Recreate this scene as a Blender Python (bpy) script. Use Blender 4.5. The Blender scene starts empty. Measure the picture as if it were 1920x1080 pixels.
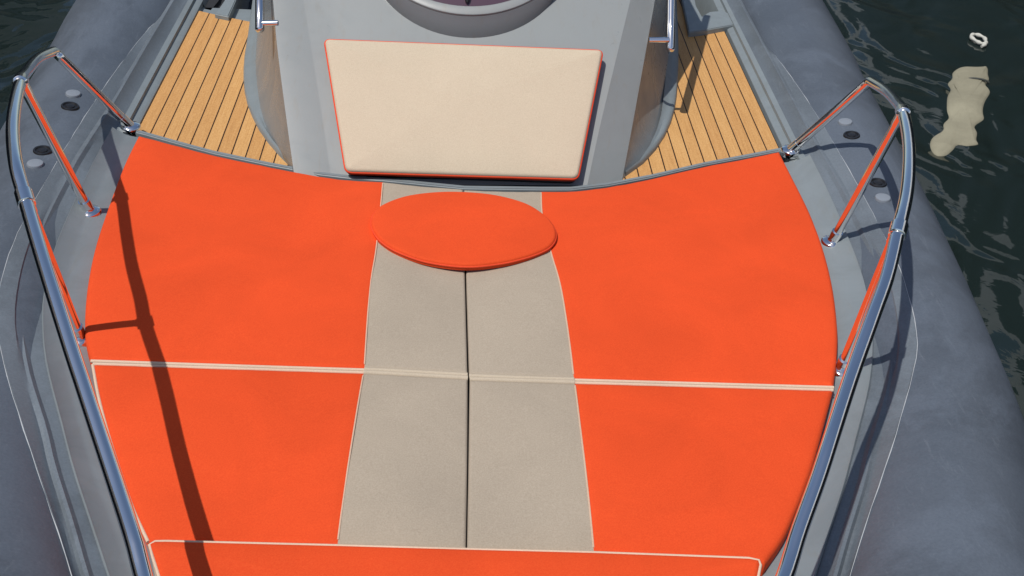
import bpy, bmesh, math, random
from mathutils import Vector as V
random.seed(7)
sc = bpy.context.scene
COL = sc.collection
# ------------------------------------------------------------------ camera
FPX, CX, CH, YAW, PITCH, ROLL = 2100.0, -0.06813, 1.89691, 0.0745436, 0.6201242, 0.0747693
cp, sp = math.cos(PITCH), math.sin(PITCH)
FW = V((math.sin(YAW)*cp, math.cos(YAW)*cp, -sp))
R0 = V((math.cos(YAW), -math.sin(YAW), 0))
U0 = R0.cross(FW)
RT = R0*math.cos(ROLL) + U0*math.sin(ROLL)
UP = U0*math.cos(ROLL) - R0*math.sin(ROLL)
CAM = V((CX, 0, CH))
from mathutils import Matrix
cd = bpy.data.cameras.new('camera'); cam = bpy.data.objects.new('camera', cd); COL.objects.link(cam)
m = Matrix((( RT.x, UP.x, -FW.x, CAM.x), (RT.y, UP.y, -FW.y, CAM.y), (RT.z, UP.z, -FW.z, CAM.z), (0, 0, 0, 1)))
cam.matrix_world = m
cd.sensor_width = 36; cd.lens = FPX*36/1920; cd.clip_start = .05; cd.clip_end = 3000
sc.camera = cam
# measuring helpers: a sight line from the survey photo met with a real plane
def ray(px, py): return FW + RT*((px-960)/FPX) + UP*((540-py)/FPX)
def at(px, py, z=0.0):
    d = ray(px, py); return CAM + d*((z-CAM.z)/d.z)
def on_plane(px, py, o, n):
    d = ray(px, py); return CAM + d*((o-CAM).dot(n)/d.dot(n))

# ------------------------------------------------------------------ materials
def srgb(r, g, b):
    f = lambda c: c/12.92 if c <= .04045 else ((c+.055)/1.055)**2.4
    return (f(r/255), f(g/255), f(b/255), 1)
def mat(name, col, rough=.5, metal=0, spec=.5, sheen=0, coat=0):
    M = bpy.data.materials.new(name); M.use_nodes = True
    b = M.node_tree.nodes['Principled BSDF']
    b.inputs['Base Color'].default_value = (*col[:3], 1)
    b.inputs['Roughness'].default_value = rough; b.inputs['Metallic'].default_value = metal
    b.inputs['Specular IOR Level'].default_value = spec
    b.inputs['Sheen Weight'].default_value = sheen; b.inputs['Coat Weight'].default_value = coat
    return M
def N(M, t, **kw):
    n = M.node_tree.nodes.new(t)
    for k, v in kw.items():
        if k in n.inputs: n.inputs[k].default_value = v
        else: setattr(n, k, v)
    return n
def L(M, a, b): M.node_tree.links.new(a, b)
def bsdf(M): return M.node_tree.nodes['Principled BSDF']
def coords(M, scale=(1, 1, 1), rot=(0, 0, 0)):
    tc = N(M, 'ShaderNodeTexCoord'); mp = N(M, 'ShaderNodeMapping')
    mp.inputs['Scale'].default_value = scale; mp.inputs['Rotation'].default_value = rot
    L(M, tc.outputs['Object'], mp.inputs['Vector']); return mp.outputs['Vector']
def noise(M, vec, scale, detail=4, rough=.55, dist=0):
    n = N(M, 'ShaderNodeTexNoise'); n.inputs['Scale'].default_value = scale; n.inputs['Detail'].default_value = detail
    n.inputs['Roughness'].default_value = rough; n.inputs['Distortion'].default_value = dist
    L(M, vec, n.inputs['Vector']); return n.outputs['Fac']
def ramp(M, fac, stops):
    r = N(M, 'ShaderNodeValToRGB'); e = r.color_ramp.elements
    e[0].position, e[0].color = stops[0][0], stops[0][1]
    e[1].position, e[1].color = stops[-1][0], stops[-1][1]
    for p, c in stops[1:-1]:
        k = e.new(p); k.color = c
    L(M, fac, r.inputs['Fac']); return r.outputs['Color']
def g(v): return (v, v, v, 1)
def mix(M, fac, a, b, mode='MIX'):
    n = N(M, 'ShaderNodeMix', data_type='RGBA', blend_type=mode)
    def put(sock, x):
        if isinstance(x, (tuple, list)): sock.default_value = (*x[:3], 1)
        elif isinstance(x, (int, float)): sock.default_value = x
        else: L(M, x, sock)
    put(n.inputs[0], fac); put(n.inputs[6], a); put(n.inputs[7], b); return n.outputs[2]
def bump(M, h, strength, dist=.01, prev=None):
    b = N(M, 'ShaderNodeBump'); b.inputs['Strength'].default_value = strength; b.inputs['Distance'].default_value = dist
    L(M, h, b.inputs['Height'])
    if prev is not None: L(M, prev, b.inputs['Normal'])
    L(M, b.outputs['Normal'], bsdf(M).inputs['Normal']); return b.outputs['Normal']

def fabric(name, col, var=.06, sheen=.06):
    M = mat(name, col, .8, spec=.15, sheen=sheen)
    bsdf(M).inputs['Sheen Tint'].default_value = (*col[:3], 1)
    v = coords(M)
    big = noise(M, v, 3.2, 5, .6, .6)
    lo = tuple(c*(1-var) for c in col[:3]); hi = tuple(min(1, c*(1+var)) for c in col[:3])
    c1 = ramp(M, big, [(.3, (*lo, 1)), (.7, (*hi, 1))])
    fine = noise(M, v, 280, 3, .65)
    c2 = mix(M, .17, c1, ramp(M, fine, [(.3, g(.0)), (.7, g(1))]), 'SOFT_LIGHT')
    L(M, c2, bsdf(M).inputs['Base Color'])
    n1 = bump(M, fine, .12, .001)
    bump(M, noise(M, v, 5.5, 4, .5, .8), .34, .007, n1)
    return M
ORANGE = fabric('orange_fabric', (.685, .071, .0165, 1), .07)
TAUPE = fabric('taupe_fabric', (.37, .31, .24, 1), .05)
CREAM = fabric('cream_fabric', (.535, .445, .33, 1), .03)
PIPING = fabric('piping_fabric', (.62, .465, .345, 1), .06)
TAUPE_LIT = fabric('beige_edge_light', (.47, .395, .30, 1), .05)  # lighter taupe, paints the light caught by rolled cushion edges
THREAD = fabric('thread', (.60, .42, .30, 1), .04)

def gelcoat(name, col, stain=.25, rough=.28):
    M = mat(name, col, rough, spec=.5)
    v = coords(M)
    a = noise(M, v, 4.5, 6, .65, 1.2); b = noise(M, coords(M, (14, 2.2, 6)), 3.0, 5, .6, .5)
    dk = tuple(c*(1-stain) for c in col[:3])
    c1 = ramp(M, a, [(.35, (*dk, 1)), (.6, col)])
    warm = (col[0]*.95, col[1]*.86, col[2]*.76)
    c2 = mix(M, ramp(M, b, [(.56, g(0)), (.72, g(.45))]), c1, warm)
    L(M, c2, bsdf(M).inputs['Base Color'])
    L(M, ramp(M, a, [(.3, g(rough+.2)), (.7, g(rough))]), bsdf(M).inputs['Roughness'])
    bump(M, noise(M, v, 60, 3), .03, .002)
    return M
GEL = gelcoat('gelcoat_deck', (.205, .237, .252, 1), .12, .36)
GELC = gelcoat('gelcoat_console', (.245, .262, .262, 1), .05, .26)
GELS = gelcoat('gelcoat_side', (.20, .215, .222, 1), .1, .2)
GELD = gelcoat('gelcoat_boss', (.15, .158, .165, 1), .05, .35)

def rubber(name, col, scuff):
    M = mat(name, col, .5, spec=.4)
    v = coords(M)
    a = noise(M, v, 1.7, 8, .66, 1.3)
    patch = noise(M, coords(M, (1, .8, 1), (0, 0, .9)), 1.25, 9, .7, .6)
    w = noise(M, coords(M, (16, 2.0, 16), (0, 0, .35)), 3.0, 8, .75, .5)
    fine = noise(M, v, 150, 3, .7)
    dk = tuple(c*.80 for c in col[:3]); lt = tuple(c*1.12 for c in col[:3])
    c1 = ramp(M, a, [(.3, (*dk, 1)), (.7, (*lt, 1))])
    c1 = mix(M, ramp(M, patch, [(.50, g(0)), (.57, g(.5)), (.75, g(.75))]), c1, tuple(c*k for c, k in zip(col, (1.34, 1.36, 1.38))))
    c2 = mix(M, ramp(M, w, [(.58, g(0)), (.82, g(scuff))]), c1, (.27, .30, .34))
    c3 = mix(M, .2, c2, ramp(M, fine, [(.25, g(.1)), (.75, g(.9))]), 'SOFT_LIGHT')
    L(M, c3, bsdf(M).inputs['Base Color'])
    L(M, ramp(M, patch, [(.4, g(.40)), (.65, g(.58))]), bsdf(M).inputs['Roughness'])
    n1 = bump(M, fine, .08, .001)
    bump(M, a, .12, .02, n1)
    return M
TUBE = rubber('tube_rubber', (.085, .101, .125, 1), .34)
FLANGE = rubber('flange_rubber', (.120, .140, .160, 1), .4)
FLANGEL = rubber('flange_rubber_light', (.19, .205, .225, 1), .4)
SEAM = mat('seam_glue', (.5, .52, .54), .6)
CHROME = mat('polished_steel', (.86, .86, .86), .10, 1)
BLACK = mat('black_plastic', (.012, .012, .014), .4)
DARK = mat('dark_interior', (.012, .012, .016), .7)
PALE = mat('pale_plastic', (.21, .235, .27), .4)
DGREY = fabric('dark_grey_vinyl', (.03, .032, .036, 1), .1)
ORSIDE = fabric('orange_side', (.70, .07, .025, 1), .04)
# tinted plastic
TINT = mat('tinted_plastic', (.085, .05, .07), .06, spec=.6)
# teak with black caulking
TEAK = mat('teak', (.5, .28, .11), .6, spec=.3)
def make_teak(M, pitch, phase):
    tc = N(M, 'ShaderNodeTexCoord'); s = N(M, 'ShaderNodeSeparateXYZ'); L(M, tc.outputs['Object'], s.inputs[0])
    ma = N(M, 'ShaderNodeMath', operation='MULTIPLY_ADD'); L(M, s.outputs[0], ma.inputs[0]); ma.inputs[1].default_value = 1/pitch; ma.inputs[2].default_value = phase
    fr = N(M, 'ShaderNodeMath', operation='FRACT'); L(M, ma.outputs[0], fr.inputs[0])
    fl = N(M, 'ShaderNodeMath', operation='FLOOR'); L(M, ma.outputs[0], fl.inputs[0])
    wn = N(M, 'ShaderNodeTexWhiteNoise', noise_dimensions='1D'); L(M, fl.outputs[0], wn.inputs['W'])
    gr = noise(M, coords(M, (60, 2.2, 20)), 3, 6, .7, .4)
    fi = noise(M, coords(M, (1, .6, 1)), 190, 3, .7)
    c1 = ramp(M, gr, [(.25, (.45, .232, .080, 1)), (.5, (.55, .298, .106, 1)), (.78, (.62, .36, .145, 1))])
    c2 = mix(M, .14, c1, ramp(M, wn.outputs['Value'], [(0, g(.1)), (1, g(.9))]), 'SOFT_LIGHT')
    c3 = mix(M, .35, c2, ramp(M, fi, [(.3, g(.15)), (.7, g(.85))]), 'SOFT_LIGHT')
    line = ramp(M, fr.outputs[0], [(0, g(1)), (.085, g(1)), (.1, g(0))])
    L(M, mix(M, line, c3, (.028, .012, .006)), bsdf(M).inputs['Base Color'])
    inv = N(M, 'ShaderNodeMath', operation='SUBTRACT'); inv.inputs[0].default_value = 1; L(M, line, inv.inputs[1])
    n1 = bump(M, inv.outputs[0], .35, .002)
    bump(M, fi, .08, .001, n1)
make_teak(TEAK, .0517, .15)

# ------------------------------------------------------------------ mesh helpers
def link(name, me, mtl, parent=None, smooth=True, autos=None):
    o = bpy.data.objects.new(name, me); COL.objects.link(o)
    for x in (mtl if isinstance(mtl, (list, tuple)) else [mtl]): me.materials.append(x)
    if smooth:
        for p in me.polygons: p.use_smooth = True
        if autos is not None: me.set_sharp_from_angle(angle=math.radians(autos))
    if parent: o.parent = parent
    return o
def from_py(name, vs, fs, mtl, parent=None, smooth=True, autos=35):
    me = bpy.data.meshes.new(name); me.from_pydata([tuple(v) for v in vs], [], fs)
    bm = bmesh.new(); bm.from_mesh(me); bmesh.ops.remove_doubles(bm, verts=bm.verts, dist=1e-5)
    bmesh.ops.recalc_face_normals(bm, faces=bm.faces); bm.to_mesh(me); bm.free()
    return link(name, me, mtl, parent, smooth, autos)
def spline(pts, n):
    """Catmull-Rom resample, uniform in arc length, n+1 points"""
    P = [V(p) for p in pts]
    if len(P) == 2: return [P[0].lerp(P[1], i/n) for i in range(n+1)]
    Q = [P[0]*2-P[1]] + P + [P[-1]*2-P[-2]]
    out = []
    for i in range(1, len(Q)-2):
        a, b, c, d = Q[i-1], Q[i], Q[i+1], Q[i+2]
        for k in range(16):
            t = k/16
            out.append(.5*((2*b)+(c-a)*t+(2*a-5*b+4*c-d)*t*t+(3*b-a-3*c+d)*t**3))
    out.append(P[-1])
    return resample(out, [i/n for i in range(n+1)])
def resample(P, ts):
    s = [0]
    for a, b in zip(P, P[1:]): s.append(s[-1]+(b-a).length)
    T = s[-1]; out = []; j = 0
    for t in ts:
        x = t*T
        while j < len(s)-2 and s[j+1] < x: j += 1
        d = s[j+1]-s[j]
        out.append(P[j].lerp(P[j+1], 0 if d == 0 else min(1, max(0, (x-s[j])/d))))
    return out
def tube_geo(P, r, seg=16, vs=None, fs=None, closed=False, cap=True):
    vs = [] if vs is None else vs; fs = [] if fs is None else fs
    n = len(P); base = len(vs); prev = None
    for i, p in enumerate(P):
        if closed: t = P[(i+1) % n]-P[i-1]
        else: t = P[min(i+1, n-1)]-P[max(i-1, 0)]
        t.normalize()
        if prev is None:
            u = t.orthogonal().normalized()
        else:
            u = prev - t*prev.dot(t); u.normalize()
        prev = u; w = t.cross(u)
        rr = r[i] if isinstance(r, (list, tuple)) else r
        for k in range(seg):
            a = 2*math.pi*k/seg; vs.append(p+u*(math.cos(a)*rr)+w*(math.sin(a)*rr))
    m_ = n if closed else n-1
    for i in range(m_):
        for k in range(seg):
            a = base+i*seg+k; b = base+i*seg+(k+1) % seg
            c = base+((i+1) % n)*seg+(k+1) % seg; d = base+((i+1) % n)*seg+k
            fs.append((a, b, c, d))
    if cap and not closed:
        fs.append(tuple(base+k for k in range(seg))[::-1]); fs.append(tuple(base+(n-1)*seg+k for k in range(seg)))
    return vs, fs
def tube(name, P, r, mtl, parent=None, seg=16, closed=False):
    vs, fs = tube_geo([V(p) for p in P], r, seg, closed=closed)
    return from_py(name, vs, fs, mtl, parent, True, 50)
def empty(name, loc, label, cat, group=None):
    o = bpy.data.objects.new(name, None); COL.objects.link(o); o.location = loc
    o['label'] = label; o['category'] = cat
    if group: o['group'] = group
    return o
def adopt(ch, par):
    """parent keeping world geometry"""
    ch.parent = par; ch.matrix_parent_inverse = Matrix.Translation(par.location).inverted()
def interp(tab, y):
    t = sorted(tab)
    if y <= t[0][0]: return t[0][1]
    for (a, va), (b, vb) in zip(t, t[1:]):
        if y <= b: return va+(vb-va)*(y-a)/(b-a)
    return t[-1][1]
def smooth_tab(tab, n=200):
    t = sorted(tab); P = spline([V((a, b, 0)) for a, b in t], n); return [(p.x, p.y) for p in P]

# ------------------------------------------------------------------ boat: plan curves (half-breadth by station)
XE = smooth_tab([(.25, .03), (.5, .13), (.8, .27), (1.2, .46), (1.5, .60), (1.7, .70), (1.9, .812), (2.1, .91), (2.3, .99), (2.5, 1.052), (2.7, 1.093), (2.9, 1.12), (3.1, 1.136), (3.35, 1.143), (3.56, 1.145)])
XG1 = smooth_tab([(.25, .06), (.5, .18), (.8, .335), (1.2, .545), (1.5, .71), (1.74, .835), (1.9, .917), (2.04, .982), (2.28, 1.092), (2.47, 1.158), (2.6, 1.19), (2.85, 1.227), (3.3, 1.248), (3.8, 1.248), (4.3, 1.248), (4.9, 1.246), (6.6, 1.24)])
XG2 = smooth_tab([(.25, .085), (.5, .205), (.8, .365), (1.2, .58), (1.5, .755), (1.73, .872), (1.89, .955), (2.02, 1.015), (2.26, 1.135), (2.5, 1.22), (2.85, 1.28), (3.28, 1.297), (3.8, 1.297), (4.3, 1.296), (4.9, 1.292), (6.6, 1.29)])
XS = smooth_tab([(.25, .12), (.5, .25), (.8, .41), (1.2, .635), (1.6, .838), (1.79, .94), (2.0, 1.055), (2.25, 1.183), (2.44, 1.262), (2.8, 1.325), (3.2, 1.345), (3.86, 1.35), (4.5, 1.335), (4.8, 1.325), (6.6, 1.32)])
XC = [(.02, .0), (.10, .20), (.35, .46), (.8, .68), (1.2, .88), (1.5, 1.03), (1.84, 1.165), (2.26, 1.294), (2.78, 1.372), (3.0, 1.40), (3.6, 1.452), (4.4, 1.50), (4.9, 1.535), (6.6, 1.60)]
RT_, ZC = .27, -.25
half = [V((x, y, ZC)) for y, x in XC]
ZCT = [(-.2, -.03), (.4, -.06), (1.2, -.13), (1.8, -.185), (2.3, -.23), (3.0, -.25), (7, -.25)]
half = [V((p.x, p.y, interp(ZCT, p.y))) for p in half]
cen = spline([V((-p.x, p.y, p.z)) for p in half[:0:-1]] + half, 160)
# water line origin for the boat thing
boat = empty('inflatable_boat', (0, 3.0, -.5), 'grey rigid inflatable boat with orange bow sun pad and teak side decks', 'boat')
def B(o):
    adopt(o, boat); return o
B(tube('inflatable_tube', cen, RT_, TUBE, None, 40))
def tube_z(x, y):
    d = min((V((x, y))-V((p.x, p.y))).length for p in cen[::1])
    # distance to polyline segments
    best, zc = 9, ZC
    for a, b in zip(cen, cen[1:]):
        ab = (b-a).xy; t = max(0, min(1, (V((x, y))-a.xy).dot(ab)/max(1e-9, ab.length_squared)))
        q = (a.xy+ab*t-V((x, y))).length
        if q < best: best, zc = q, a.z+(b.z-a.z)*t
    return zc+math.sqrt(max(0, RT_*RT_-best*best))
# deck moulding: lofted gelcoat sheet with a raised outer lip
def loft_half(rows_fn, ys, mtl, name, both=True, autos=30):
    vs, fs = [], []
    for sgn in ((1, -1) if both else (1,)):
        b0 = len(vs); n = None
        for y in ys:
            row = rows_fn(y); n = len(row)
            vs += [V((sgn*x, y, z)) for x, z in row]
        for i in range(len(ys)-1):
            for k in range(n-1):
                a = b0+i*n+k; q = (a, a+1, a+n+1, a+n)
                fs.append(q if sgn > 0 else q[::-1])
    return from_py(name, vs, fs, mtl, None, True, autos)
def drow(y):
    e, g1 = interp(XE, y), interp(XG1, y)
    w = g1-e; zi = -.075 if y < 3.05 else -.12
    return [(0, zi), (max(.004, e-.05), zi), (e-.012, -.06), (e+.004, -.052), (e+w*.5, -.043), (e+w*.62, -.036), (e+w*.9, -.018), (g1-.004, -.012), (g1, -.018), (g1, -.06)]
ysd = [.3+.06*i for i in range(55)] + [3.56]
B(loft_half(drow, ysd, GEL, 'deck_moulding'))
# side-deck floor and coaming strip beside the teak
def crow(y):
    g1 = interp(XG1, y)
    return [(0, -.10), (1.186, -.10), (1.192, -.098), (1.1955, -.074), (1.205, -.068), (1.222, -.064), (1.224, -.050), (g1-.004, -.044), (g1, -.05), (g1, -.09)]
B(loft_half(crow, [3.56+.07*i for i in range(20)], GEL, 'side_deck'))
def crow2(y):
    g1 = interp(XG1, y)
    return [(1.10, -.45), (1.16, -.45), (1.18, -.12), (1.1955, -.074), (1.205, -.068), (1.222, -.064), (1.224, -.050), (g1-.004, -.044), (g1, -.05), (g1, -.09)]
for sg in (1, -1):
    ys_ = [4.89+.2*i for i in range(9)]; rows = [crow2(y) for y in ys_]; k_ = len(rows[0])
    B(from_py('cockpit_coaming', [V((sg*x, y, z)) for y, r_ in zip(ys_, rows) for x, z in r_], [(i*k_+k, i*k_+k+1, (i+1)*k_+k+1, (i+1)*k_+k) for i in range(8) for k in range(k_-1)], GEL, None, True, 30))
B(from_py('cockpit_floor', [(-1.19, 4.89, -.44), (1.19, 4.89, -.44), (1.19, 6.6, -.44), (-1.19, 6.6, -.44), (-1.19, 4.89, -.101), (1.19, 4.89, -.101)], [(0, 1, 2, 3), (0, 4, 5, 1)], DARK, None, False))
# rubber flange bonding tube to deck
ysf = [.3+.06*i for i in range(106)]
def off(y): return 0 if y < 3.3 else min(1, (y-3.3)/.4)
def frow(y):
    g1, g2, s = interp(XG1, y), interp(XG2, y), interp(XS, y)
    k = -.03*off(y)
    zt = lambda x: tube_z(x, y)+.004
    za = -.02+k; zb = .0+k*.6; zv = zb-.016; zs = tube_z(s, y)+.0035
    m_ = g2+.018
    return [(g1-.01, za-.03), (g1-.006, za-.004), (g1+.006, za), (g2-.016, zb-.012), (g2-.006, zb), (g2+.003, zb), (g2+.011, max(zv+.004, zt(g2+.011))), (m_, max(zv, zt(m_))), (m_*.7+s*.3, max(zv*.75+zs*.25, zt(m_*.7+s*.3))), (m_*.3+s*.7, max(zv*.3+zs*.7, zt(m_*.3+s*.7))), (s-.002, zs), (s, zs-.004)]
B(loft_half(frow, ysf, [FLANGE], 'tube_flange', autos=25))
for sgn in (1, -1):
    P = [V((sgn*interp(XS, y), y, tube_z(interp(XS, y), y)+.001)) for y in ysf]
    # a slightly uneven bead of glue, broken here and there
    rr = [max(.0006, .0011*(.4+1.0*random.random()) if random.random() > .22 else .0006) for _ in P]
    P = [p+V((random.uniform(-.0012, .0012), 0, 0)) for p in P]
    B(tube('glue_bead', P, rr, SEAM, None, 6))

# teak side decks
def teak(outline, z=-.08):
    n = len(outline); vs = [V((p.x, p.y, z)) for p in outline]+[V((p.x, p.y, -.0995)) for p in outline]
    fs = [tuple(range(n))]+[(i, (i+1) % n, n+(i+1) % n, n+i) for i in range(n)]
    return B(from_py('teak_panel', vs, fs, TEAK, None, False))
ZT = -.08
AFT_L = [(258, 247), (330, 266), (400, 284), (500, 305), (600, 324)]
AFT_R = [(1463, 278), (1400, 290), (1320, 305), (1220, 328), (1140, 343)]
fl = [at(x, y+6, ZT) for x, y in [(262, 243), (330, 260), (400, 278), (500, 299), (600, 318)]]
teak([V((-1.192, fl[0].y, 0))]+fl+[V((-.3, 4.0, 0)), V((-.62, 4.62, 0)), at(480, 43, ZT), at(420, 31, ZT), V((-1.192, at(366, 20, ZT).y, 0))])
fr_ = [at(x, y+6, ZT) for x, y in [(1458, 274), (1400, 285), (1320, 300), (1220, 322), (1140, 337)]]
teak([V((1.184, fr_[0].y, 0))]+fr_+[V((.3, 4.0, 0)), V((.75, 5.6, 0)), at(1262, -60, ZT), at(1276, -60, ZT), at(1290, 61, ZT), at(1335, 53, ZT), V((1.184, at(1352, 51, ZT).y, 0))])
def slab(name, pts, z, th, mtl, bev=.006):
    n = len(pts); P = [V((p.x, p.y, z)) for p in pts]
    me = bpy.data.meshes.new(name); bm = bmesh.new()
    top = [bm.verts.new(p) for p in P]; bot = [bm.verts.new(p-V((0, 0, th))) for p in P]
    f = bm.faces.new(top); bm.faces.new(bot[::-1])
    for i in range(n): bm.faces.new((top[i], bot[i], bot[(i+1) % n], top[(i+1) % n]))
    bmesh.ops.recalc_face_normals(bm, faces=bm.faces)
    es = [e for e in bm.edges if all(v in top for v in e.verts)]
    bmesh.ops.bevel(bm, geom=es, offset=bev, segments=3, affect='EDGES')
    bm.to_mesh(me); bm.free()
    return link(name, me, mtl, None, True, 40)
B(slab('coaming_strip', [at(x, y, -.055) for x, y in [(1268, -60), (1279, 0), (1292, 60), (1318, 57), (1350, 51), (1378, 46), (1374, 32), (1366, 24), (1350, 20), (1330, 22), (1316, 30), (1305, 10), (1290, -60)]], -.055, .06, GEL, .004))
B(slab('coaming_strip', [at(x, y, -.06) for x, y in [(403, 26), (428, 31), (440, 5), (462, -50), (438, -50), (421, 0)]], -.06, .16, GEL, .004))
B(slab('locker_cushion', [at(x, y, -.10) for x, y in [(368, 17), (400, 24), (418, 2), (432, -50), (400, -50), (376, 0)]], -.10, .12, DGREY, .02))

edge = [(230, 243), (262, 249), (330, 268), (400, 287), (500, 308), (600, 327), (660, 334), (718, 338), (870, 353), (1015, 355), (1070, 355), (1140, 347), (1220, 332), (1320, 309), (1400, 294), (1468, 281), (1500, 275)]
back = [(x, y-6) for x, y in edge]
B(slab('pad_coaming', [at(x, y, -.05) for x, y in edge]+[at(x, y, -.05) for x, y in back[::-1]], -.05, .06, GEL, .004))
# console ------------------------------------------------------------
TH = math.radians(55)
FO = V((0, 3.33, -.08)); FN = V((0, -math.cos(TH), math.sin(TH)))
def face(px, py, o=0.0): return on_plane(px, py, FO+FN*o, FN)
console = empty('console', (0, 0, 0), '', ''); 
del console['label']; del console['category']
LE = [(553, 338), (536, 215), (520, 90), (512, 0), (500, -130), (490, -240)]
RE = [(1166, 340), (1183, 250), (1203, 140), (1228, 0), (1252, -130), (1270, -240)]
LC = [(624, 345), (605, 215), (585, 90), (570, 0), (550, -130), (533, -240)]
RC = [(1101, 348), (1122, 250), (1148, 140), (1182, 0), (1213, -130), (1240, -240)]
NV = 24
le = spline([face(x, y, .008) for x, y in LE], NV); re = spline([face(x, y, -.062) for x, y in RE], NV)
lc = spline([face(x, y) for x, y in LC], NV); rc = spline([face(x, y) for x, y in RC], NV)
vs, fs = [], []
fracs_c = [i/10 for i in range(11)]
for i in range(NV+1):
    row = [le[i], le[i].lerp(lc[i], .5)+FN*.003, lc[i].lerp(le[i], .05), lc[i]] + [lc[i].lerp(rc[i], t) for t in fracs_c[1:-1]] + [rc[i], rc[i].lerp(re[i], .05), rc[i].lerp(re[i], .5)+FN*.003, re[i]]
    n = len(row); vs += row
for i in range(NV):
    for k in range(n-1):
        a = i*n+k; fs.append((a, a+1, a+n+1, a+n))
# top and back of the console, beyond the upper edge of the picture
tl, tr = le[-1], re[-1]
b0 = len(vs); vs += [tl, tr, tr+V((-.03, .55, .02)), tl+V((.03, .55, .02)), V((tr.x, tr.y+.62, -.43)), V((tl.x, tl.y+.62, -.43))]
fs += [(b0, b0+1, b0+2, b0+3), (b0+3, b0+2, b0+4, b0+5)]
con = B(from_py('console', vs, fs, GELC, None, True, 12))
bpy.data.objects.remove(console)
def C(o):
    o.parent = con; o.matrix_parent_inverse = con.matrix_basis.inverted() @ con.matrix_parent_inverse.inverted(); return o
# actually keep world geometry: child basis is identity in boat space as well
def C(o):
    o.parent = con; o.matrix_parent_inverse = Matrix.Identity(4); return o
# sides: from face edge down to the rounded skirt on the teak
def side(edge, base, flipped):
    E_ = edge; Bp = spline([at(x, y, ZT) for x, y in base], NV)
    vs, fs = [], []; m_ = 9
    for i in range(NV+1):
        e, b = E_[i], Bp[i]
        out = (b-e); out.z = 0
        for k in range(m_):
            t = k/(m_-1)
            p = e.lerp(b, t)
            # curve: falls steeply at first, then flares to the skirt
            f = t**1.5
            p = V((e.x+(b.x-e.x)*f, e.y+(b.y-e.y)*f, e.z+(b.z-e.z)*t))
            vs.append(p)
    for i in range(NV):
        for k in range(m_-1):
            a = i*m_+k; fs.append((a, a+1, a+m_+1, a+m_))
    C(from_py('console_side', vs, fs, GELS, None, True, 60))
    # skirt flange lying on the teak
    vs, fs = [], []
    for i, b in enumerate(Bp):
        t = (Bp[min(i+1, NV)]-Bp[max(i-1, 0)]); t.z = 0; t.normalize()
        nrm = V((-t.y, t.x, 0)) if flipped else V((t.y, -t.x, 0))
        k0 = min(1, .1+i/6); w = .022*k0
        prof = [(-.03*k0, .042*k0), (-.012*k0, .028*k0), (0, .021), (w*.75, .017), (w, .010), (w+.002, -.002)]
        vs += [b+nrm*a+V((0, 0, z)) for a, z in prof]
    k_ = len(prof)
    for i in range(NV):
        for k in range(k_-1):
            a = i*k_+k; fs.append((a, a+1, a+k_+1, a+k_))
    C(from_py('skirt', vs, fs, GEL, None, True, 50))
side(le, [(552, 318), (526, 290), (498, 252), (481, 215), (472, 182), (468, 150), (469, 110), (477, 55), (488, -40), (498, -130)], True)
side(re, [(1172, 330), (1207, 302), (1232, 268), (1247, 235), (1255, 200), (1260, 150), (1262, 100), (1261, 40), (1257, -40), (1252, -130)], False)
# round boss of the windscreen above the backrest
ax_s = V((0, math.sin(TH), math.cos(TH)))
def pc(p, o): q = p-(FO+FN*o); return q.x, q.dot(ax_s)
def circ(pts, o):
    (x1, y1), (x2, y2), (x3, y3) = [pc(face(x, y, o), o) for x, y in pts]
    d = 2*(x1*(y2-y3)+x2*(y3-y1)+x3*(y1-y2))
    ux = ((x1*x1+y1*y1)*(y2-y3)+(x2*x2+y2*y2)*(y3-y1)+(x3*x3+y3*y3)*(y1-y2))/d
    uy = ((x1*x1+y1*y1)*(x3-x2)+(x2*x2+y2*y2)*(x1-x3)+(x3*x3+y3*y3)*(x2-x1))/d
    return ux, uy, math.hypot(x1-ux, y1-uy)
def ring_pts(cxy, o, n=96, dr=0.0):
    cx, cy, r = cxy; r += dr
    return [FO+FN*o+V((1, 0, 0))*(cx+r*math.cos(2*math.pi*i/n))+ax_s*(cy+r*math.sin(2*math.pi*i/n)) for i in range(n)]
HL = .055
c1 = circ([(722, 0), (875, 72), (1040, 0)], 0)
c2 = circ([(772, 0), (872, 27), (991, 2)], HL)
c3 = circ([(812, 0), (878, 10.5), (955, 0)], HL)
def rings(name, rs, mtl, autos=40, cap=False):
    vs, fs = [], []; n = len(rs[0])
    for r in rs: vs += r
    for i in range(len(rs)-1):
        for k in range(n): fs.append((i*n+k, i*n+(k+1) % n, (i+1)*n+(k+1) % n, (i+1)*n+k))
    if cap: fs.append(tuple((len(rs)-1)*n+k for k in range(n)))
    return from_py(name, vs, fs, mtl, None, True, autos)
C(rings('windscreen_base', [ring_pts(c1, -.004), ring_pts(c1, .003, dr=-.004), ring_pts(c2, HL*.55, dr=.022), ring_pts(c2, HL-.008, dr=.002)], GELD))
C(rings('windscreen_rim', [ring_pts(c2, HL-.008, dr=.001), ring_pts(c2, HL-.002, dr=-.001), ring_pts(c2, HL, dr=-.005), ring_pts(c3, HL, dr=.004), ring_pts(c3, HL-.004), ring_pts(c3, HL-.03)], GELC))
C(rings('windscreen', [ring_pts(c3, HL-.02, dr=-.001), ring_pts(c3, HL-.016, dr=-.02), ring_pts(c3, HL-.004, dr=-c3[2]*.6)], TINT, cap=True))
pk = face(876, 0, HL-.006)
vs, fs = tube_geo([pk-ax_s*.012, pk-ax_s*.004, pk+ax_s*.03], [.002, .008, .016], 12)
C(from_py('wiper_pivot', vs, fs, BLACK))
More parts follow.
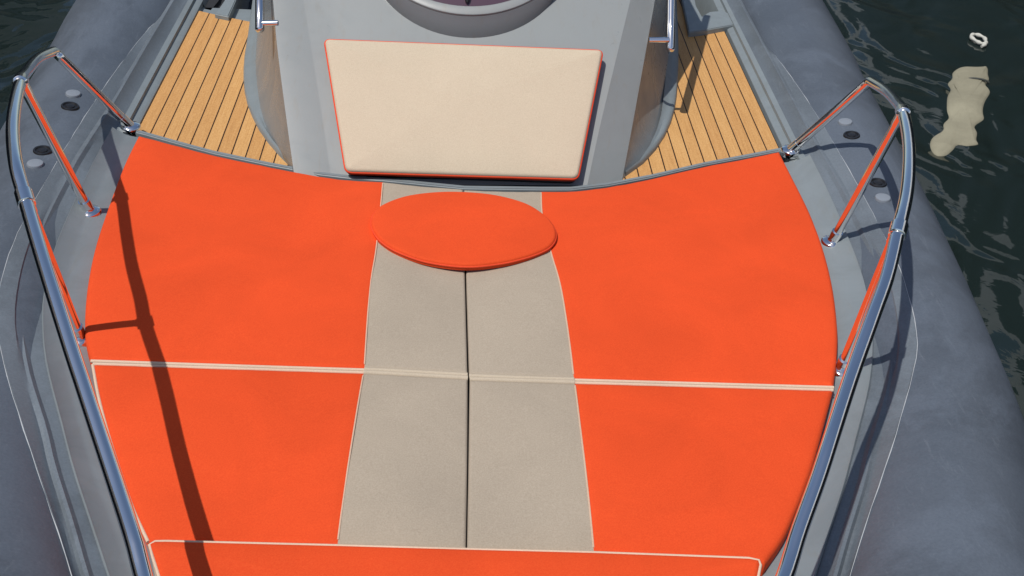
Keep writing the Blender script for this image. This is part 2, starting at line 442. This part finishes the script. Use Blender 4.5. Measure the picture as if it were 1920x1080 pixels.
# grab rails on the console sides
def grab(top, bot, stem_a, stem_b, hz):
    # hz: height of the lower end above the cushions
    a, b = bot, top
    P = [V(a), V(a).lerp(V(b), .5), V(b)]
    d = (P[2]-P[0]).normalized()
    r = .0165
    pts = [P[0]-d*.004, P[0]-d*.001, P[0]+d*.006]; rad = [.004, .012, r]
    for i in range(1, 9): pts.append(P[0].lerp(P[2], i/8)); rad.append(r)
    vs, fs = tube_geo(pts, rad, 18)
    gr_ = B(from_py('grab_rail', vs, fs, CHROME, None, True, 50))
    vs, fs = tube_geo([V(stem_a), V(stem_b)], .011, 14)
    st = from_py('rail_bracket', vs, fs, CHROME, None, True, 50)
    st.parent = gr_; st.matrix_parent_inverse = Matrix.Identity(4)
def depth_at(px, py, y):    # point on a sight line at station y
    d = ray(px, py); return CAM+d*((y-CAM.y)/d.y)
yl = face(520, 43, .008).y; yr = face(1222, 75, -.062).y
bl = depth_at(487, 58, yl-.02); br = depth_at(1257, 95, yr-.02)
grab(depth_at(487, -330, yl+.75), bl, depth_at(492, 44, yl), face(521, 43, .008), 0)
grab(depth_at(1263, -330, yr+.75), br, depth_at(1254, 75, yr), face(1217, 75, -.062), 0)

# bow rails ------------------------------------------------------------
RAIL_L = [(102, 96, .27), (72, 110, .335), (52, 131, .40), (39, 152, .46), (27, 205, .49), (24, 255, .50), (31, 315, .505), (47, 372, .48), (70, 452, .46), (97, 540, .437), (135, 660, .395), (155, 720, .375), (188, 820, .345), (221, 920, .32), (253, 1020, .305), (267, 1075, .29), (300, 1190, .28)]
RAIL_R = [(1631, 152, .32), (1660, 170, .38), (1680, 190, .44), (1693, 211, .49), (1703, 262, .51), (1704, 318, .52), (1698, 375, .52), (1684, 432, .515), (1663, 520, .48), (1637, 592, .455), (1600, 695, .41), (1559, 820, .375), (1533, 900, .345), (1497, 1000, .31), (1474, 1075, .29), (1430, 1190, .28)]
def bow_rail(data, bases, posts):
    P = [at(x, y, h) for x, y, h in data]
    sg = 1 if P[-1].x > 0 else -1
    P += [V((sg*.40, 1.0, .275)), V((sg*.27, .75, .265)), V((sg*.20, .60, .22)), V((sg*.175, .555, .12)), V((sg*.17, .55, -.07))]
    b1, b2, b3 = [at(x, y, -.045) for x, y in bases]
    # first leg bends into the top rail
    leg = [b1.lerp(P[0], t) for t in (0, .3, .6, .85, .95)]
    top = spline(P, 110)
    bendp = spline([leg[-2], leg[-1], P[0]+(P[0]-b1).normalized()*-.002, top[2]], 10)
    path = [b1, b1.lerp(P[0], .25), b1.lerp(P[0], .5), b1.lerp(P[0], .7)]+bendp+top[3:]
    rail = B(tube('bow_rail', path, .0168, CHROME, None, 20))
    def K(o): o.parent = rail; o.matrix_parent_inverse = Matrix.Identity(4)
    for bb, idx in ((b2, posts[0]), (b3, posts[1])):
        tp = P[idx]
        vs, fs = tube_geo([bb, tp], .0145, 16); K(from_py('post', vs, fs, CHROME, None, True, 50))
        # sleeve where the post joins the rail
        i = min(range(len(top)), key=lambda j: (top[j]-tp).length)
        t = (top[min(i+1, 110)]-top[max(i-1, 0)]).normalized()
        vs, fs = tube_geo([tp-t*.024, tp-t*.022, tp-t*.006, tp+t*.006, tp+t*.022, tp+t*.024], [.0175, .0205, .0205, .0205, .0205, .0175], 20)
        tube_geo([tp+(bb-tp).normalized()*.01, tp+(bb-tp).normalized()*.045], .0165, 16, vs, fs)
        K(from_py('collar', vs, fs, CHROME, None, True, 40))
    for bb, tp in ((b1, P[0]), (b2, P[posts[0]]), (b3, P[posts[1]])):
        d = (tp-bb).normalized()
        vs, fs = tube_geo([bb+d*.004, bb+d*.05], .0185, 18)
        z = V((0, 0, 1))
        tube_geo([V((bb.x, bb.y, -.062)), V((bb.x, bb.y, -.042)), V((bb.x, bb.y, -.038)), V((bb.x, bb.y, -.034))], [.036, .036, .033, .018], 22, vs, fs)
        for q in (0, 2.1, 4.2):
            s = V((bb.x+.027*math.cos(q), bb.y+.027*math.sin(q), -.041)); tube_geo([s, s+z*.004, s+z*.006], [.005, .005, .002], 10, vs, fs)
        K(from_py('base_flange', vs, fs, CHROME, None, True, 40))
    return rail
bow_rail(RAIL_L, [(245, 238), (168, 397), (150, 634)], (3, 7))
bow_rail(RAIL_R, [(1482, 282), (1560, 454), (1578, 692)], (3, 7))

# valves and round pads on the tubes
def disc(name, c, r, mtl, prof, seg=28):
    # follows the tube's local slope
    z = tube_z(abs(c.x), c.y); e = .01
    nx = -(tube_z(abs(c.x)+e, c.y)-tube_z(abs(c.x)-e, c.y))/(2*e)*(1 if c.x > 0 else -1)
    nn = V((nx, 0, 1)).normalized(); o = V((c.x, c.y, z))
    u = nn.cross(V((0, 1, 0))).normalized(); w = nn.cross(u)
    vs, fs = [], []; n = len(prof)
    for rr, hh in prof:
        for k in range(seg):
            a = 2*math.pi*k/seg; vs.append(o+u*(math.cos(a)*rr*r)+w*(math.sin(a)*rr*r)+nn*hh)
    for i in range(n-1):
        for k in range(seg): fs.append((i*seg+k, i*seg+(k+1) % seg, (i+1)*seg+(k+1) % seg, (i+1)*seg+k))
    fs.append(tuple((n-1)*seg+k for k in range(seg)))
    return B(from_py(name, vs, fs, mtl, None, True, 35))
for px, py in [(131, 198), (80, 282), (1597, 253), (1646, 343)]:
    c = at(px, py, .02)
    v_ = disc('air_valve', c, .029, BLACK, [(1.05, -.004), (1.05, .002), (.98, .005), (.8, .005), (.72, .001), (.55, .001), (.5, .004), (.25, .005), (.1, .0055)])
for px, py in [(137, 176), (66, 308), (1585, 229), (1655, 372)]:
    disc('rubber_pad', at(px, py, .02), .026, PALE, [(1.0, -.005), (1.0, .004), (.94, .007), (.8, .008), (.3, .0085)])

# ------------------------------------------------------------------ cushions
def coons(top, bot, lef, rig, us, vs_):
    """top: v=0 curve (u 0..1), bot: v=1, lef: u=0 (v 0..1), rig: u=1"""
    T, Bt = resample(top, us), resample(bot, us); Lf, Rg = resample(lef, vs_), resample(rig, vs_)
    g_ = []
    for j, v in enumerate(vs_):
        row = []
        for i, u in enumerate(us):
            p = T[i]*(1-v)+Bt[i]*v+Lf[j]*(1-u)+Rg[j]*u-(top[0]*(1-u)*(1-v)+top[-1]*u*(1-v)+bot[0]*(1-u)*v+bot[-1]*u*v)
            row.append(p)
        g_.append(row)
    return g_
def dens(n, length, r, a=True, b=True):
    s = [r*x/length for x in (0, .08, .2, .38, .6, .85, 1.1)]
    lo = s if a else [0]; hi = [1-x for x in s[::-1]] if b else [1]
    m0, m1 = lo[-1], hi[0]
    return lo+[m0+(m1-m0)*i/n for i in range(1, n)]+hi
def sp(pts, z): return spline([at(x, y, z) for x, y in pts], 60)
def panel(name, grid, mtl, root, r, th, sides, z0, puff=.015, rl=None):
    """sides: which borders are free rounded edges (top, bottom, left, right)"""
    nj, ni = len(grid), len(grid[0]); vs, fs = [], []
    for j in range(nj):
        for i in range(ni):
            p = grid[j][i]; drop = 0; ds = []
            for s, q in (('t', grid[0][i]), ('b', grid[-1][i]), ('l', grid[j][0]), ('r', grid[j][-1])):
                d = (p-q).length
                if s in sides:
                    ds.append(d)
                    q_ = rl if (s == 'l' and rl) else r
                    if d < q_: drop = max(drop, q_-math.sqrt(max(0, q_*q_-(q_-d)**2)))
                elif d < .006: drop = max(drop, .0022*(1-d/.006))
            dm = min(ds) if ds else .3
            pf = puff*(1-math.exp(-dm/.12))
            wr = .0022*math.sin(p.x*9+p.y*5.3)*math.sin(p.y*11-p.x*3.1)*(1-math.exp(-dm/.05))
            wr += .0011*math.sin(p.x*71+3*math.sin(p.y*13))*math.sin(p.y*67+3*math.sin(p.x*17))*math.exp(-dm/.035)*min(1, dm/.01)
            vs.append(V((p.x, p.y, z0-.010-drop+pf*.9+wr)))
    for j in range(nj-1):
        for i in range(ni-1):
            a = j*ni+i; fs.append((a, a+1, a+ni+1, a+ni))
    border = [j_ for j_ in ([(0, i) for i in range(ni)])]
    def skirt(seq):
        b0 = len(vs)
        for j, i in seq: p = vs[j*ni+i]; vs.append(V((p.x, p.y, z0-th)))
        for k in range(len(seq)-1):
            a = seq[k][0]*ni+seq[k][1]; b = seq[k+1][0]*ni+seq[k+1][1]; fs.append((a, b, b0+k+1, b0+k))
    if 't' in sides: skirt([(0, i) for i in range(ni)])
    if 'b' in sides: skirt([(nj-1, i) for i in range(ni)])
    if 'l' in sides: skirt([(j, 0) for j in range(nj)])
    if 'r' in sides: skirt([(j, ni-1) for j in range(nj)])
    o = from_py(name, vs, fs, mtl, None, True, 60); adopt(o, root); return o
def zline(grid_pts, dz): return [V((p.x, p.y, p.z+dz)) for p in grid_pts]
CUSH = 'sun pad cushions on the bow'
def sun_cushion(label, aft_o, aft_s, front_s, front_o, cen_, stripe, outer, z0, pipe_sides, sgn):
    c_, s_, o_ = sp(cen_, z0), sp(stripe, z0), sp(outer, z0)
    a1 = sp(aft_s, z0); a2 = sp(aft_o, z0); f1 = sp(front_s, z0); f2 = sp(front_o, z0)
    ctr = (c_[0]+o_[-1])*.5
    root = empty('sun_pad_cushion', (ctr.x, ctr.y, z0-.06), label, 'cushion', CUSH)
    # stretch the borders so that they share their corners
    def fix(cv, a, b):
        n = len(cv)-1; da, db = a-cv[0], b-cv[-1]
        return [p+da*(1-i/n)+db*(i/n) for i, p in enumerate(cv)]
    a1 = fix(a1, c_[0], s_[0]); a2 = fix(a2, s_[0], o_[0]); f1 = fix(f1, c_[-1], s_[-1]); f2 = fix(f2, s_[-1], o_[-1])
    r = .016
    lv = (c_[-1]-c_[0]).length; vv = dens(26, lv, r)
    rc = .007
    g1_ = coons(a1, f1, c_, s_, dens(8, .27, rc, True, False)+[], vv)
    us2 = [0, .004, .010]+[.01+.99*i/26 for i in range(1, 26)]
    us2 = [u for u in us2 if u < 1-.022]+[1-x for x in (.02, .0155, .011, .007, .0037, .0015, 0)]
    g2_ = coons(a2, f2, s_, o_, us2, vv)
    panel('grey_panel', g1_, TAUPE, root, r, .062, 'tbl', z0, rl=rc)
    panel('orange_panel', g2_, ORANGE, root, r, .062, 'tbr', z0)
    # stitched seam between the two colours
    st = [row[0] for row in g2_]
    st = [V((p.x, p.y, z0-.010+.0135*(1-math.exp(-min((p-st[0]).length, (p-st[-1]).length)/.12))-.0012)) for p in st]
    st = [p for p in st if min((p-st[0]).length, (p-st[-1]).length) > .014]
    adopt(tube('seam_stitching', st, .0022, THREAD, None, 6), root)
    # piping round the named free borders; beige on grey paints light on rolled edges
    def pipe(ln, mt, rad, dz):
        ln = [V((p.x, p.y, z0-dz)) for p in ln]; Q = [ln[0]]
        for p in ln[1:]:
            if (p-Q[-1]).length > .012: Q.append(p)
        if len(Q) > 1: adopt(tube('piping', Q, rad, mt, None, 10), root)
    for nm in pipe_sides:
        if nm in 'fa':
            j = -1 if nm == 'f' else 0
            pipe(g2_[j], PIPING, .0047, .0145); pipe(g1_[j], TAUPE_LIT, .0075, .0135)
        if nm == 'o': pipe([row[-1] for row in g2_], PIPING, .0042, .0175)
    return root
sun_cushion('orange and grey cushion left of the oval, under the rail shadow',
    [(718, 334), (660, 331), (600, 324), (500, 305), (400, 284), (330, 266), (258, 247)], [(868, 348), (790, 342), (718, 334)],
    [(877, 696.5), (780, 691), (683, 686)], [(683, 686), (430, 678), (168, 669)],
    [(868, 348), (872, 510), (877, 696.5)], [(718, 334), (714, 385), (705, 470), (695, 530), (689, 600), (683, 686)],
    [(258, 247), (232, 300), (205, 370), (178, 450), (163, 520), (157, 580), (158, 630), (168, 669)], 0, 'f', -1)
sun_cushion('orange and grey cushion right of the oval, reaching the teak on the right',
    [(1015, 352), (1070, 352), (1140, 344), (1220, 329), (1320, 306), (1400, 291), (1463, 278)], [(870.5, 349), (940, 352), (1015, 352)],
    [(880, 698), (980, 702), (1077, 705)], [(1077, 705), (1320, 712), (1566, 719)],
    [(870.5, 349), (874.5, 510), (880, 698)], [(1015, 352), (1017, 403), (1032, 470), (1050, 533), (1063, 607), (1077, 705)],
    [(1463, 278), (1490, 330), (1520, 390), (1545, 455), (1562, 520), (1571, 580), (1574, 640), (1566, 719)], 0, 'f', 1)
sun_cushion('middle row orange and grey cushion on the left, crossed by the rail shadow',
    [(682, 691), (430, 683), (172, 674.5)], [(877.5, 702), (780, 696.5), (682, 691)],
    [(874, 1026), (755, 1021), (632, 1018)], [(632, 1018), (450, 1013), (278, 1010)],
    [(877.5, 702), (876.5, 860), (874, 1026)], [(682, 691), (663, 810), (647, 913), (632, 1018)],
    [(172, 674.5), (182, 730), (200, 800), (222, 870), (248, 945), (278, 1010)], 0, 'ao', -1)
sun_cushion('middle row orange and grey cushion on the right, without rail shadow',
    [(1078, 710), (1320, 717), (1565, 724)], [(881, 704), (980, 707), (1078, 710)],
    [(876, 1027), (1000, 1030), (1115, 1033)], [(1115, 1033), (1280, 1041), (1437, 1049)],
    [(881, 704), (879, 860), (876, 1027)], [(1078, 710), (1088, 800), (1100, 900), (1115, 1033)],
    [(1565, 724), (1545, 800), (1522, 880), (1495, 950), (1470, 1003), (1437, 1049)], 0, 'a', 1)
# cushions given by a closed outline on a plane
def outline_cushion(pts, nrm, th, r, mtl, sidemtl, root, name_top, name_side, puff=.006):
    n = len(pts); c = sum(pts, V((0, 0, 0)))/n
    tang = [(pts[(i+1) % n]-pts[i-1]).normalized() for i in range(n)]
    inw = [nrm.cross(t) for t in tang]
    if sum(inw[i].dot(c-pts[i]) for i in range(n)) < 0: inw = [-x for x in inw]
    vs, fs = [], []; rows = 0
    for a in (0, 15, 32, 50, 70, 90):
        a = math.radians(a); ins = r*(1-math.cos(a)); dz = -r*(1-math.sin(a))
        vs += [pts[i]+inw[i]*ins+nrm*dz for i in range(n)]; rows += 1
    last = [pts[i]+inw[i]*r for i in range(n)]
    for k in (.9, .78, .6, .4, .2):
        vs += [c+(last[i]-c)*k+nrm*(puff*(1-k)**.5) for i in range(n)]; rows += 1
    vs.append(c+nrm*puff); ci = len(vs)-1
    for j in range(rows-1):
        for i in range(n): fs.append((j*n+i, j*n+(i+1) % n, (j+1)*n+(i+1) % n, (j+1)*n+i))
    for i in range(n): fs.append(((rows-1)*n+i, (rows-1)*n+(i+1) % n, ci))
    adopt(from_py(name_top, vs, fs, mtl, None, True, 70), root)
    vs = [p-nrm*r for p in pts]+[p-nrm*(r+.006)-inw[i]*.001 for i, p in enumerate(pts)]+[p-nrm*(th-.004) for p in pts]+[p-nrm*th+inw[i]*.012 for i, p in enumerate(pts)]
    fs = []
    for j in range(3):
        for i in range(n): fs.append((j*n+i, j*n+(i+1) % n, (j+1)*n+(i+1) % n, (j+1)*n+i))
    adopt(from_py(name_side, vs, fs, sidemtl, None, True, 50), root)
def closed_spline(pts, n):
    P = [V(p) for p in pts]; k = len(P); out = []
    for i in range(k):
        a, b, c, d = P[i-1], P[i], P[(i+1) % k], P[(i+2) % k]
        for q in range(16):
            t = q/16; out.append(.5*((2*b)+(c-a)*t+(2*a-5*b+4*c-d)*t*t+(3*b-a-3*c+d)*t**3))
    out.append(out[0]); return resample(out, [i/n for i in range(n)])
# front bolster: raised cushion cut off by the lower picture edge
ZF = .05
fo = [at(x, y, ZF) for x, y in [(279, 1018), (290, 1011.5), (310, 1011), (630, 1019), (875, 1026), (1110, 1032), (1405, 1043), (1424, 1047), (1427, 1056)]]
fo = fo+[at(x, y, ZF) for x, y in [(1418, 1100), (1385, 1200), (1340, 1330), (1310, 1345), (870, 1345), (420, 1345), (396, 1330), (345, 1200), (300, 1085)]]
dense = []
for i in range(len(fo)):
    a, b = fo[i], fo[(i+1) % len(fo)]; k = max(1, int((b-a).length/.03))
    dense += [a.lerp(b, q/k) for q in range(k)]
ctr = sum(dense, V((0, 0, 0)))/len(dense)
fc = empty('sun_pad_cushion', (ctr.x, ctr.y, -.06), 'all orange raised cushion with cream piping at the very front of the bow', 'cushion', CUSH)
outline_cushion(dense, V((0, 0, 1)), .11, .012, ORANGE, PIPING, fc, 'orange_panel', 'side_band', .01)
adopt(tube('piping', [p-V((0, 0, .007)) for p in dense], .0036, PIPING, None, 10, closed=True), fc)
# oval cushion
ov = [(702, 433), (696, 416), (700, 398), (717, 382), (760, 366), (815, 358.5), (870, 358), (930, 364), (985, 379), (1020, 400), (1038, 420), (1043, 437), (1038, 452), (1022, 465), (985, 479), (935, 490), (872, 495), (800, 486), (745, 467), (717, 450)]
ZO = .024
ovp = closed_spline([at(x, y, ZO) for x, y in ov], 96)
ctr = sum(ovp, V((0, 0, 0)))/len(ovp)
oc = empty('oval_cushion', (ctr.x, ctr.y, 0), 'small oval orange cushion lying across the grey centre stripe', 'cushion')
outline_cushion(ovp, V((0, 0, 1)), .027, .009, ORANGE, ORANGE, oc, 'top_panel', 'side_band', .004)
adopt(tube('piping', [p-V((0, 0, .011)) for p in ovp], .0035, ORSIDE, None, 8, closed=True), oc)
# console backrest
CO = .060
def rounded(corners, rad, n=6):
    out = []; k = len(corners)
    for i, p in enumerate(corners):
        a = (corners[i-1]-p).normalized(); b = (corners[(i+1) % k]-p).normalized()
        p0, p1 = p+a*rad, p+b*rad
        for q in range(n+1):
            t = q/n; out.append(p0*(1-t)**2+p*2*t*(1-t)+p1*t*t)
    return out
cb = rounded([face(x, y, CO) for x, y in [(608, 71), (1131, 92), (1084, 333), (648, 320)]], .022)
d2 = []
for i in range(len(cb)):
    a, b = cb[i], cb[(i+1) % len(cb)]; k = max(1, int((b-a).length/.025))
    d2 += [a.lerp(b, q/k) for q in range(k)]
ctr = sum(d2, V((0, 0, 0)))/len(d2)-FN*CO
bc = empty('backrest_cushion', ctr, 'cream trapezoid backrest cushion with orange edge on the grey console', 'cushion')
outline_cushion(d2, FN, .036, .013, CREAM, ORSIDE, bc, 'cream_panel', 'side_band', .018)
bd = [p+(ctr-p).normalized()*.006 for p in d2]; n = len(bd)
adopt(from_py('shade_board', [p-FN*.034 for p in bd]+[p-FN*(CO+.0-.001) for p in bd], [(i, (i+1) % n, n+(i+1) % n, n+i) for i in range(n)]+[tuple(range(n))], BLACK, None, False), bc)  # black board stands in for the shade under the cushion
adopt(tube('piping', [p-FN*.014 for p in d2], .0045, ORSIDE, None, 8, closed=True), bc)

# ------------------------------------------------------------------ water and the reflected shapes built solid in it
WZ = -.5
W = mat('harbour_water', (.0098, .0168, .0152), .05, spec=.5); bsdf(W).inputs['IOR'].default_value = 1.5
n1 = bump(W, noise(W, coords(W, (1, .8, 1), (0, 0, .5)), 2.0, 2, .45, .9), .8, .10)
bump(W, noise(W, coords(W), 8, 3, .55, .8), .11, .02, n1)
w_ = from_py('water', [(-600, -600, WZ), (600, -600, WZ), (600, 600, WZ), (-600, 600, WZ)], [(0, 1, 2, 3)], W, None, False)
w_['kind'] = 'structure'
FL = fabric('reflection_beige', (.255, .24, .175, 1), .25)
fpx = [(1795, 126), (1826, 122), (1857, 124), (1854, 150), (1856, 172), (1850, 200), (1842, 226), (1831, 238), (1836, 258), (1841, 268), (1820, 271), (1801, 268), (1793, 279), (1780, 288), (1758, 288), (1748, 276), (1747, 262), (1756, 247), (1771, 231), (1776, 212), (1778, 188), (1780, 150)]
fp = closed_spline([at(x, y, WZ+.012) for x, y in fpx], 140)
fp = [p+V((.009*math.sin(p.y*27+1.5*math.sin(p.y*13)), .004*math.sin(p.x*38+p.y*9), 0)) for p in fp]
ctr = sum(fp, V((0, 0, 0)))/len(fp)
ft = empty('float', (ctr.x, ctr.y, WZ), 'pale beige boot shaped reflection built solid in the dark water on the right', 'float')  # reflection in the water, given a solid body at the surface
outline_cushion(fp, V((0, 0, 1)), .09, .028, FL, FL, ft, 'reflection_body', 'reflection_side', .012)
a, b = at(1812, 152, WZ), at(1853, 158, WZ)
adopt(tube('reflection_band', [a.lerp(b, t/8)+V((0, 0, .022-.012*abs(t/4-1)**3)) for t in range(9)], .006, mat('dark_band', (.04, .045, .04), .6), None, 8), ft)
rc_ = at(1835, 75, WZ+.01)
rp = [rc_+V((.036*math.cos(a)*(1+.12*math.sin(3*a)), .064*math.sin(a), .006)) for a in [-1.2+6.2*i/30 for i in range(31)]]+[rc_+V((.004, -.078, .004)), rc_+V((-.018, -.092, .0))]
rg = tube('white_ring', rp, [.010+.0025*math.sin(i*1.3) for i in range(33)], fabric('ring_white', (.5, .5, .45, 1), .1), None, 10)  # white ring beside the reflection, built as a solid tube
rg['label'] = 'small white ring above the beige reflection, built solid'; rg['category'] = 'ring'

# the yacht is unseen, added to shape reflections in water and steel
HB = mat('navy_hull_paint', (.012, .016, .022), .25); HW = mat('white_hull_paint', (.8, .8, .77), .3)
reflector_r = empty('unseen_reflector_right', (4.2, 6, -.5), 'dark hulled yacht with white topsides added out of view for the water to reflect', 'reflector_r')
def hull(name, prof, mtl):
    st = [(-6, 1.3), (-3, .5), (0, .1), (6, 0), (16, 0), (22, .15)]
    vs, fs = [], []; n = len(prof)
    for y, d in st: vs += [V((x+d, y, z)) for x, z in prof]
    for i in range(len(st)-1):
        for k in range(n-1): a = i*n+k; fs.append((a, a+1, a+n+1, a+n))
    fs += [tuple(range(n)), tuple((len(st)-1)*n+k for k in range(n))]
    adopt(from_py(name, vs, fs, mtl, None, True, 30), reflector_r)
hull('hull', [(4.05, -.9), (3.9, -.4), (3.75, 1.0), (3.7, 1.5), (7.2, 1.5), (7.2, -.9)], HB)
hull('topsides', [(3.72, 1.502), (3.74, 2.2), (4.0, 2.5), (6.9, 2.5), (7.1, 1.502)], HW)
reflector_l = empty('unseen_reflector_left', (-4.4, 6, -.5), 'dark hulled barge with tan topsides added out of view on the left for reflections', 'reflector_l')  # unseen hull shape, added to darken water reflections and tint the rails
st_ = [(-5, -1.2), (-2, -.2), (2, 0), (14, 0), (20, -.4)]; pr_ = [(-3.9, -.9), (-3.75, .2), (-3.7, .95), (-7.2, .95), (-7.2, -.9)]
vs = [V((x+d, y, z)) for y, d in st_ for x, z in pr_]; n = len(pr_)
fs = [(i*n+k, i*n+k+1, (i+1)*n+k+1, (i+1)*n+k) for i in range(len(st_)-1) for k in range(n-1)]+[tuple(range(n)), tuple((len(st_)-1)*n+k for k in range(n))]
adopt(from_py('hull', vs, fs, mat('black_hull_paint', (.02, .022, .03), .4), None, True, 30), reflector_l)
pr_ = [(-3.72, .953), (-3.74, 2.25), (-3.9, 2.4), (-7.0, 2.4), (-7.1, .953)]; n = len(pr_)
vs = [V((x+d, y, z)) for y, d in st_ for x, z in pr_]
fs = [(i*n+k, i*n+k+1, (i+1)*n+k+1, (i+1)*n+k) for i in range(len(st_)-1) for k in range(n-1)]+[tuple(range(n)), tuple((len(st_)-1)*n+k for k in range(n))]
adopt(from_py('topsides', vs, fs, mat('tan_paint', (.66, .55, .40), .4), None, True, 30), reflector_l)
vs, fs = [], []
for z in (.3, .8): tube_geo([V((-3.70, -1.5, z)), V((-3.68, 4, z)), V((-3.68, 13, z))], .05, 12, vs, fs)
adopt(from_py('rubbing_strake', vs, fs, BLACK, None, True, 50), reflector_l)
# ------------------------------------------------------------------ light
SX, SY = .37, .33
el = math.atan(1/math.hypot(SX, SY)); dirv = V((-SX, -SY, 1)).normalized()
sd = bpy.data.lights.new('sun', 'SUN'); so = bpy.data.objects.new('sun', sd); COL.objects.link(so)
sd.energy = 3.65; sd.angle = math.radians(.5); sd.color = (1, .96, .90)
so.rotation_euler = dirv.to_track_quat('Z', 'Y').to_euler()
wd = bpy.data.worlds.new('World'); sc.world = wd; wd.use_nodes = True
nt = wd.node_tree; bg = nt.nodes['Background']
sky = nt.nodes.new('ShaderNodeTexSky'); sky.sky_type = 'NISHITA'; sky.sun_disc = False
sky.sun_elevation = el; sky.sun_rotation = math.atan2(dirv.x, dirv.y)
nt.links.new(sky.outputs[0], bg.inputs[0]); bg.inputs[1].default_value = .10
sc.view_settings.view_transform = 'Standard'; sc.view_settings.look = 'None'; sc.view_settings.exposure = 0; sc.view_settings.gamma = 1
